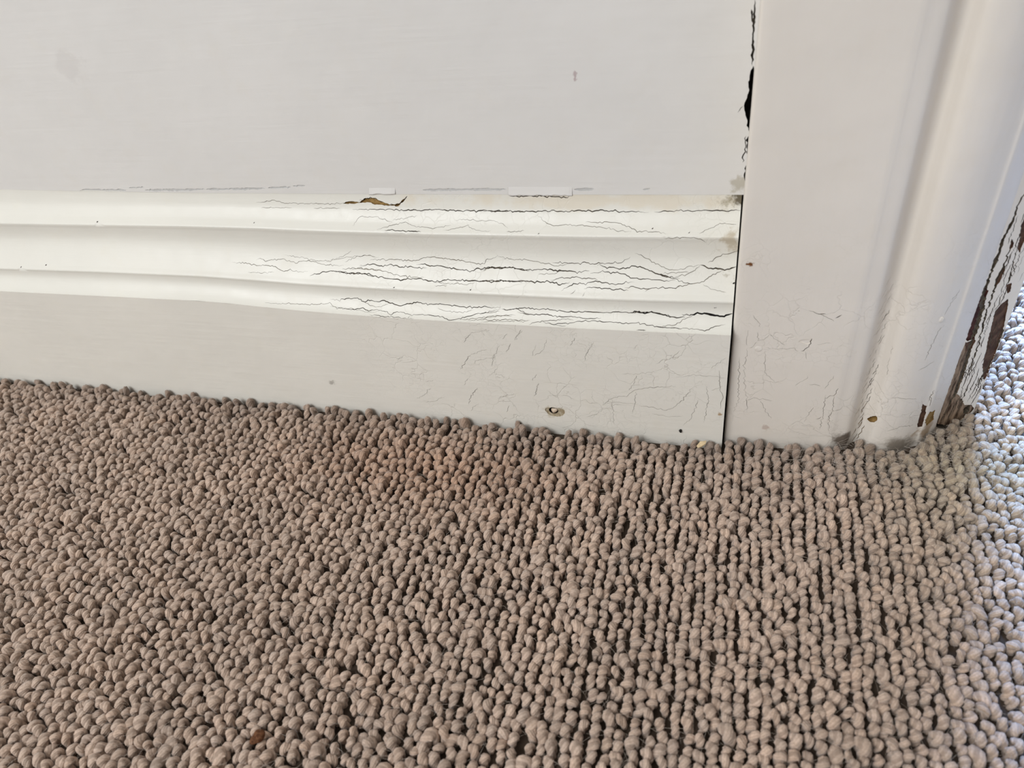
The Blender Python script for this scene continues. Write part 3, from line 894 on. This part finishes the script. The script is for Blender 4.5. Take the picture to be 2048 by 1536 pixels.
for wd, pts in [(1.5, [(640, -40), (605, 40), (570, 110), (550, 180), (510, 250), (480, 320), (440, 440), (400, 540), (380, 620), (370, 700), (350, 770), (330, 830), (300, 930), (270, 1030), (240, 1120), (210, 1200), (170, 1290), (130, 1360)]),
                (.8, [(550, 290), (520, 380), (490, 470), (440, 580), (410, 670), (380, 760), (370, 820), (350, 900), (320, 980), (300, 1040), (270, 1120), (240, 1200)]),
                (.6, [(570, 350), (550, 430), (530, 500), (518, 560)]), (.45, [(520, 240), (490, 300), (470, 360), (455, 430)]), (.4, [(560, 440), (535, 520)]),
                (.45, [(330, 1040), (290, 1150), (250, 1230)]), (.45, [(350, 1100), (320, 1180), (280, 1250)]), (.5, [(368, 1140), (330, 1220), (300, 1270)]),
                (.3, [(510, 600), (480, 660)]), (.35, [(460, 620), (420, 720), (380, 800)]), (.3, [(540, 380), (505, 470)]), (.3, [(400, 720), (365, 830), (330, 930)]),
                (.4, [(600, 260), (570, 350)]), (.35, [(580, 150), (545, 240), (520, 320)]), (.5, [(230, 1230), (200, 1290), (160, 1360)]), (.4, [(260, 1240), (225, 1310)]),
                (.4, [(360, 960), (330, 1030), (300, 1100)])]:
    S.crack(RT(pts), wd * 1.35, 0.0011, 1, jit=0.3)
for i in range(46):       # splintered paint between the chips
    z0 = rng.uniform(0.0, 0.15)
    L = rng.uniform(0.006, 0.022)
    u_ = rng.uniform(0.22, 0.97) * RL
    zz = np.linspace(z0, z0 + L, 4)
    S.crack(None, rng.uniform(0.25, 0.7) * (1.25 if z0 < 0.04 else 0.9), 0.0009, 1, jit=0.35, uv=[(u_ + rng.normal(0, 0.0005) + 0.03 * (z - z0), z) for z in zz])
S.grid(np.linspace(0, RL, 5), np.concatenate([[FLOOR_Z], np.arange(0, .3, .02), [.6, 1.2, 2.1]]))
S.build('casing_return', [m_return, m_crack, m_wood, m_redwood, m_greywood], trim)
# thin paint lip on the far arris, and the jamb behind it
mesh_obj('jamb_face', [(RB[0], RB[1], FLOOR_Z), (RB[0], .17, FLOOR_Z), (RB[0], .17, 2.1), (RB[0], RB[1], 2.1),
                       (RB[0] - .0004, RB[1] + .0004, FLOOR_Z), (RB[0] - .0004, .17, FLOOR_Z), (RB[0] - .0004, .17, 2.1), (RB[0] - .0004, RB[1] + .0004, 2.1)],
         [(0, 1, 2, 3), (4, 7, 6, 5), (0, 3, 7, 4), (1, 5, 6, 2)], m_return, trim)

# ------------------------------------------------------------------ carpet
k = NT('carpet_backing')
v = k.coords()
sx = k.n('ShaderNodeSeparateXYZ')
k.l(v, sx.inputs[0])
out = k.math('MAXIMUM', k.math('ABSOLUTE', k.math('DIVIDE', k.math('ADD', sx.outputs[0], 0.15), 0.765)),
             k.math('ABSOLUTE', k.math('DIVIDE', k.math('ADD', sx.outputs[1], 0.04), 0.455)))
far = k.math('GREATER_THAN', out, 1.0)
vo = k.n('ShaderNodeTexVoronoi')
vo.inputs['Scale'].default_value = 185
k.l(v, vo.inputs['Vector'])
knob = k.smooth(vo.outputs['Distance'], 0.0, 0.6, 1, 0)
k.l(k.mix(far, (0.06, 0.044, 0.033), k.mix(knob, (0.10, 0.072, 0.055), (0.50, 0.38, 0.30))), k.b.inputs['Base Color'])
k.l(k.bump(k.math('MULTIPLY', knob, far), 1.0, 0.004), k.b.inputs['Normal'])
k.b.inputs['Roughness'].default_value = 0.9
k.b.inputs['Specular IOR Level'].default_value = 0.1
m_back = k.m
fl = mesh_obj('floor', [(-1.4, -1.6, FLOOR_Z), (1.4, -1.6, FLOOR_Z), (1.4, 1.4, FLOOR_Z), (-1.4, 1.4, FLOOR_Z)], [(0, 1, 2, 3)], m_back)
tag(fl, 'floor under the brown loop-pile carpet', kind='structure')


def pile_limit(X):
    """front of the walls at floor level: pile grows only on the room side (or in the doorway)"""
    if X < 0:
        return -0.0012
    if X < 0.1156:
        return float(np.interp(X, CP[1:, 0], CP[1:, 1])) - 0.0012
    if X < RB[0] + 0.001:
        return float(np.interp(X, [RA[0], RB[0]], [RA[1], RB[1]])) - 0.0012
    return 0.42


def yarn_template(ns, nseg, seed):
    """one loop of two-ply yarn standing on the backing; rows run along Y"""
    r_ = np.random.default_rng(seed)
    a = np.linspace(-0.12, math.pi + 0.12, nseg - 1)
    half = 0.00140
    cy = -np.cos(a) * half
    czz = np.sin(a) * 0.0025 - 0.0040
    cy = np.concatenate([[cy[0] * 0.9], cy, [cy[-1] * 0.9]])
    czz = np.concatenate([[FLOOR_Z], czz, [FLOOR_Z]])
    lean = r_.normal(0, 0.0005)
    cx = (czz - FLOOR_Z) / 0.0065 * lean
    P = np.column_stack([cx, cy, czz])
    n = len(P)
    Tn = np.gradient(P, axis=0)
    Tn /= np.linalg.norm(Tn, axis=1, keepdims=True)
    side = np.array([1.0, 0, 0])
    V, Y = [], []
    ph0 = r_.uniform(0, 6.28)
    tw = r_.uniform(1.7, 2.4) * (1 if r_.random() < 0.8 else -1)
    fat = r_.uniform(0.92, 1.12)
    for i in range(n):
        b = np.cross(Tn[i], side)
        b /= np.linalg.norm(b)
        s_ = np.cross(b, Tn[i])
        for k in range(ns + 1):                      # seam on the inner side of the loop
            th = math.pi / 2 + 2 * math.pi * k / ns
            s = i / (n - 1)
            rad = 0.00178 * fat * (1 + 0.15 * math.cos(2 * th - tw * 2 * math.pi * s + ph0)) * (0.90 + 0.16 * math.sin(math.pi * s))
            V.append(P[i] + rad * (math.cos(th) * s_ * 1.08 + math.sin(th) * b * 0.94))
            Y.append((th / (2 * math.pi) * 2 - tw * s + ph0 / 6.283, s, 0))
    V = np.array(V)
    m = ns + 1
    Fq = []
    for i in range(n - 1):
        for k in range(ns):
            Fq.append((i * m + k, i * m + k + 1, (i + 1) * m + k + 1, (i + 1) * m + k))
    return V, np.array(Fq), np.array(Y)


HI = [yarn_template(8, 12, s) for s in range(14)]
LO = [yarn_template(6, 7, s) for s in range(8)]
PXX, PYY = 0.0054, 0.0054


def value_noise(x, y, f, seed):
    r_ = np.random.default_rng(seed)
    g = r_.random((64, 64))
    x = x * f + 17.3
    y = y * f + 9.1
    i, j = int(math.floor(x)), int(math.floor(y))
    a, b = x - i, y - j
    a, b = a * a * (3 - 2 * a), b * b * (3 - 2 * b)
    q = lambda p, s: g[p % 64, s % 64]
    return (q(i, j) * (1 - a) + q(i + 1, j) * a) * (1 - b) + (q(i, j + 1) * (1 - a) + q(i + 1, j + 1) * a) * b


_vn = {}


def vnoise(x, y, f, seed):
    if seed not in _vn:
        _vn[seed] = np.random.default_rng(seed).random((64, 64))
    g = _vn[seed]
    x = x * f + 17.3
    y = y * f + 9.1
    i, j = int(math.floor(x)), int(math.floor(y))
    a, b = x - i, y - j
    a, b = a * a * (3 - 2 * a), b * b * (3 - 2 * b)
    q = lambda p, s: g[p % 64, s % 64]
    return (q(i, j) * (1 - a) + q(i + 1, j) * a) * (1 - b) + (q(i, j + 1) * (1 - a) + q(i + 1, j + 1) * a) * b


STAIN = on_z(850, 930)
VV, FF, CC, YY = [], [], [], []
base_i = 0
nh = nl = 0
ncol = int((0.62 + 0.92) / PXX)
for ci in range(ncol):
    x0 = -0.92 + ci * PXX
    y = -0.50 + rng.uniform(0, PYY)
    while y < 0.42:
        y += PYY * rng.uniform(0.74, 1.28)
        x = x0 + rng.normal(0, 0.00062) + 0.0024 * (vnoise(x0, y, 22, 5) - .5)
        big = rng.uniform(0.86, 1.16) * (1.22 if rng.random() < 0.07 else 1.0)
        lim = 0.42 if (x > -0.06 and y > 0.174) else pile_limit(x)      # the pile goes on behind the wall's end
        if y > lim - 0.0010 * big:
            continue
        if x > 0.3 and y > 0.3:
            continue
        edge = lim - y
        p = proj((x, y, 0))
        vis = -60 < p[0] < 2110 and -60 < p[1] < 1600
        tv, tf, ty = (HI[rng.integers(len(HI))] if vis else LO[rng.integers(len(LO))])
        nh += vis
        nl += not vis
        yaw = rng.normal(0, 0.45)
        c_, s_ = math.cos(yaw), math.sin(yaw)
        v = tv.copy()
        v[:, 2] = FLOOR_Z + (v[:, 2] - FLOOR_Z) * rng.uniform(0.76, 1.26) * (1.24 if edge < 0.006 else 1.0)
        xs, ys = v[:, 0] * big, v[:, 1] * big * rng.uniform(0.92, 1.12)
        v[:, 0] = x + xs * c_ - ys * s_ + (v[:, 2] - FLOOR_Z) * rng.normal(0, 0.10)
        v[:, 1] = y + xs * s_ + ys * c_ + (v[:, 2] - FLOOR_Z) * rng.normal(0, 0.10)
        np.minimum(v[:, 1], lim - 0.0001, out=v[:, 1])
        VV.append(v)
        YY.append(ty)
        FF.append(tf + base_i)
        base_i += len(v)
        # dyed wool; soil and contact shade painted along the wall; one old reddish stain
        k = rng.normal(1.0, 0.07) * (0.90 + 0.2 * vnoise(x, y, 30, 9))
        rd = math.exp(-(((x - STAIN[0]) / 0.09) ** 2 + ((y - STAIN[1]) / 0.03) ** 2))
        soil_shade = math.exp(-max(edge, 0) / 0.012) if edge < 0.2 else 0.0
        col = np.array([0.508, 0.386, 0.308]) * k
        col *= (1 - 0.42 * soil_shade) * np.array([1 - .12 * rd, 1 - .24 * rd, 1 - .32 * rd])
        if x > 0.06:
            g_ = min(1, (x - 0.06) / 0.06) * math.exp(-abs(y) / 0.05) * 0.10
            col *= np.array([1 - g_, 1, 1 - g_])
        hue = rng.normal(0, 0.014)
        col *= np.array([1 + hue, 1, 1 - hue])
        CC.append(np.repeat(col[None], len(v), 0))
V_ = np.vstack(VV).astype(np.float32)
F_ = np.vstack(FF).astype(np.int32)
C_ = np.vstack(CC)
print('LOOPS', nh, nl, 'quads', len(F_))
me = bpy.data.meshes.new('carpet_pile')
me.vertices.add(len(V_))
me.vertices.foreach_set('co', V_.ravel())
me.loops.add(F_.size)
me.loops.foreach_set('vertex_index', F_.ravel())
me.polygons.add(len(F_))
me.polygons.foreach_set('loop_start', np.arange(0, F_.size, 4, dtype=np.int32))
me.polygons.foreach_set('loop_total', np.full(len(F_), 4, dtype=np.int32))
me.polygons.foreach_set('use_smooth', np.ones(len(F_), dtype=bool))
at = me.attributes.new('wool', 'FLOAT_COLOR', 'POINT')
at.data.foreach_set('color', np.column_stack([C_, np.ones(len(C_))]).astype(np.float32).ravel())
at = me.attributes.new('yarn', 'FLOAT_VECTOR', 'POINT')
at.data.foreach_set('vector', np.vstack(YY).astype(np.float32).ravel())
me.update()
me.validate()
k = NT('wool_yarn')
an = k.n('ShaderNodeAttribute', attribute_name='wool')
v = k.coords()
n1 = k.noise(v, 900, 3, 0.6)
ya = k.n('ShaderNodeAttribute', attribute_name='yarn')
sx = k.n('ShaderNodeSeparateXYZ')
k.l(ya.outputs['Vector'], sx.inputs[0])
ph = k.math('MULTIPLY', sx.outputs[0], 6.2832)
ply = k.math('COSINE', ph)                                   # two plies
wob = k.math('MULTIPLY', k.math('SUBTRACT', n1, 0.5), 5.0)
strand = k.math('COSINE', k.math('ADD', k.math('MULTIPLY', ph, 4.0), wob))   # fibres laid along the twist
fuzz = k.noise(v, 3200, 3, 0.65)
c = k.mix(k.smooth(n1, 0.3, 0.7, 0, 1), (0.84, 0.82, 0.80), (1.10, 1.10, 1.10))
c = k.mix(1.0, an.outputs['Color'], c, 'MULTIPLY')
c = k.mix(k.smooth(ply, -1.0, -0.35, 0.45, 0.0), c, (0.17, 0.115, 0.085))  # shade in the grooves between plies, put into the colour
c = k.mix(k.smooth(strand, -1.0, 0.3, 0.22, 0.0), c, (0.20, 0.14, 0.105))  # same groove shade painted between strands
k.l(c, k.b.inputs['Base Color'])
nb = k.bump(ply, 0.5, 0.0005)
nb = k.bump(strand, 0.45, 0.00022, nb)
nb = k.bump(fuzz, 0.5, 0.0004, nb)
k.l(nb, k.b.inputs['Normal'])
k.b.inputs['Roughness'].default_value = 0.9
k.b.inputs['Specular IOR Level'].default_value = 0.1
k.b.inputs['Sheen Weight'].default_value = 0.35
k.b.inputs['Sheen Roughness'].default_value = 0.5
k.b.inputs['Sheen Tint'].default_value = (1, .95, .9, 1)
me.materials.append(k.m)
pile = bpy.data.objects.new('carpet_pile', me)
COL.objects.link(pile)
tag(pile, 'brown wool loop-pile carpet covering the floor in front of the baseboard', 'carpet', kind='stuff')

# loose wool fibres standing off the pile
V, Fc = [], []
for i in range(4300):
    while True:
        p = on_z(rng.uniform(-40, 2090), rng.uniform(740, 1580), 0.0005) if i < 3600 else on_z(rng.uniform(1560, 2000), rng.uniform(850, 960), 0.0005)
        if p[1] < pile_limit(p[0]) - 0.002:
            break
    L = rng.uniform(0.003, 0.010)
    th = rng.uniform(0, 6.28)
    d = np.array([math.cos(th), math.sin(th), rng.uniform(-0.1, 0.5)])
    bend = rng.normal(0, 0.35, 3) * np.array([1, 1, .4])
    r_ = rng.uniform(0.000025, 0.00005)
    b0 = len(V)
    n = 5
    lim = None
    for j in range(n):
        t = j / (n - 1)
        q = p + d * L * t + bend * L * t * t
        q[2] = max(q[2] - 0.004 * t * t * (L / .01), -0.0012)
        q[1] = min(q[1], pile_limit(q[0]) - 0.0003)
        for k3 in range(3):
            a = 2.094 * k3
            V.append(q + r_ * np.array([math.cos(a), math.sin(a) * .6, math.sin(a)]))
        if j:
            o_ = b0 + 3 * j
            for k3 in range(3):
                Fc.append((o_ - 3 + k3, o_ - 3 + (k3 + 1) % 3, o_ + (k3 + 1) % 3, o_ + k3))
m_fib = grime('wool_fibre', (0.40, 0.33, 0.27), (0.55, 0.48, 0.42), 200)
fb = mesh_obj('loose_fibres', V, Fc, m_fib, pile)
fb['kind'] = 'stuff'

# ------------------------------------------------------------------ small things lying on the carpet
m_straw = grime('straw', (0.58, 0.44, 0.26), (0.70, 0.56, 0.36), 500)


def flake(name, pix, z, th, mat):
    P = [on_z(a, b, z) for a, b in pix]
    top = [p + np.array([0, 0, th + .0004 * math.sin(i * 2.1)]) for i, p in enumerate(P)]
    n = len(P)
    v = P + top
    f = [tuple(range(n))[::-1], tuple(range(n, 2 * n))] + [(i, (i + 1) % n, n + (i + 1) % n, n + i) for i in range(n)]
    return mesh_obj(name, v, f, mat)


fk = flake('wood_flake', [(1393, 893), (1400, 885), (1413, 882), (1411, 889), (1404, 894), (1396, 896)], 0.0034, 0.0006, m_straw)
tag(fk, 'pale straw-coloured flake lying on the carpet by the baseboard joint', 'flake')
m_crumb = grime('brown_crumb', (0.07, 0.025, 0.010), (0.17, 0.075, 0.035), 700)
cr = on_z(514, 1473, -0.0002)
ob = lump_mesh('crumb', cr, ((.0026, .0008, 0), (-.0008, .0034, 0), (0, 0, .0028)), 11, m_crumb, None, n=3, amp=.22)
tag(ob, 'dark brown crumb caught in the carpet loops far from the wall', 'crumb')
m_speck = grime('black_speck', (0.008, 0.007, 0.006), (0.02, 0.018, 0.016), 800)
sp = on_y(1361, 862, -0.0006)
ob = lump_mesh('dirt_speck', sp, ((.0009, 0, 0), (0, .0007, 0), (0, 0, .0012)), 12, m_speck, None, n=2)
tag(ob, 'tiny black speck against the foot of the white baseboard', 'speck')
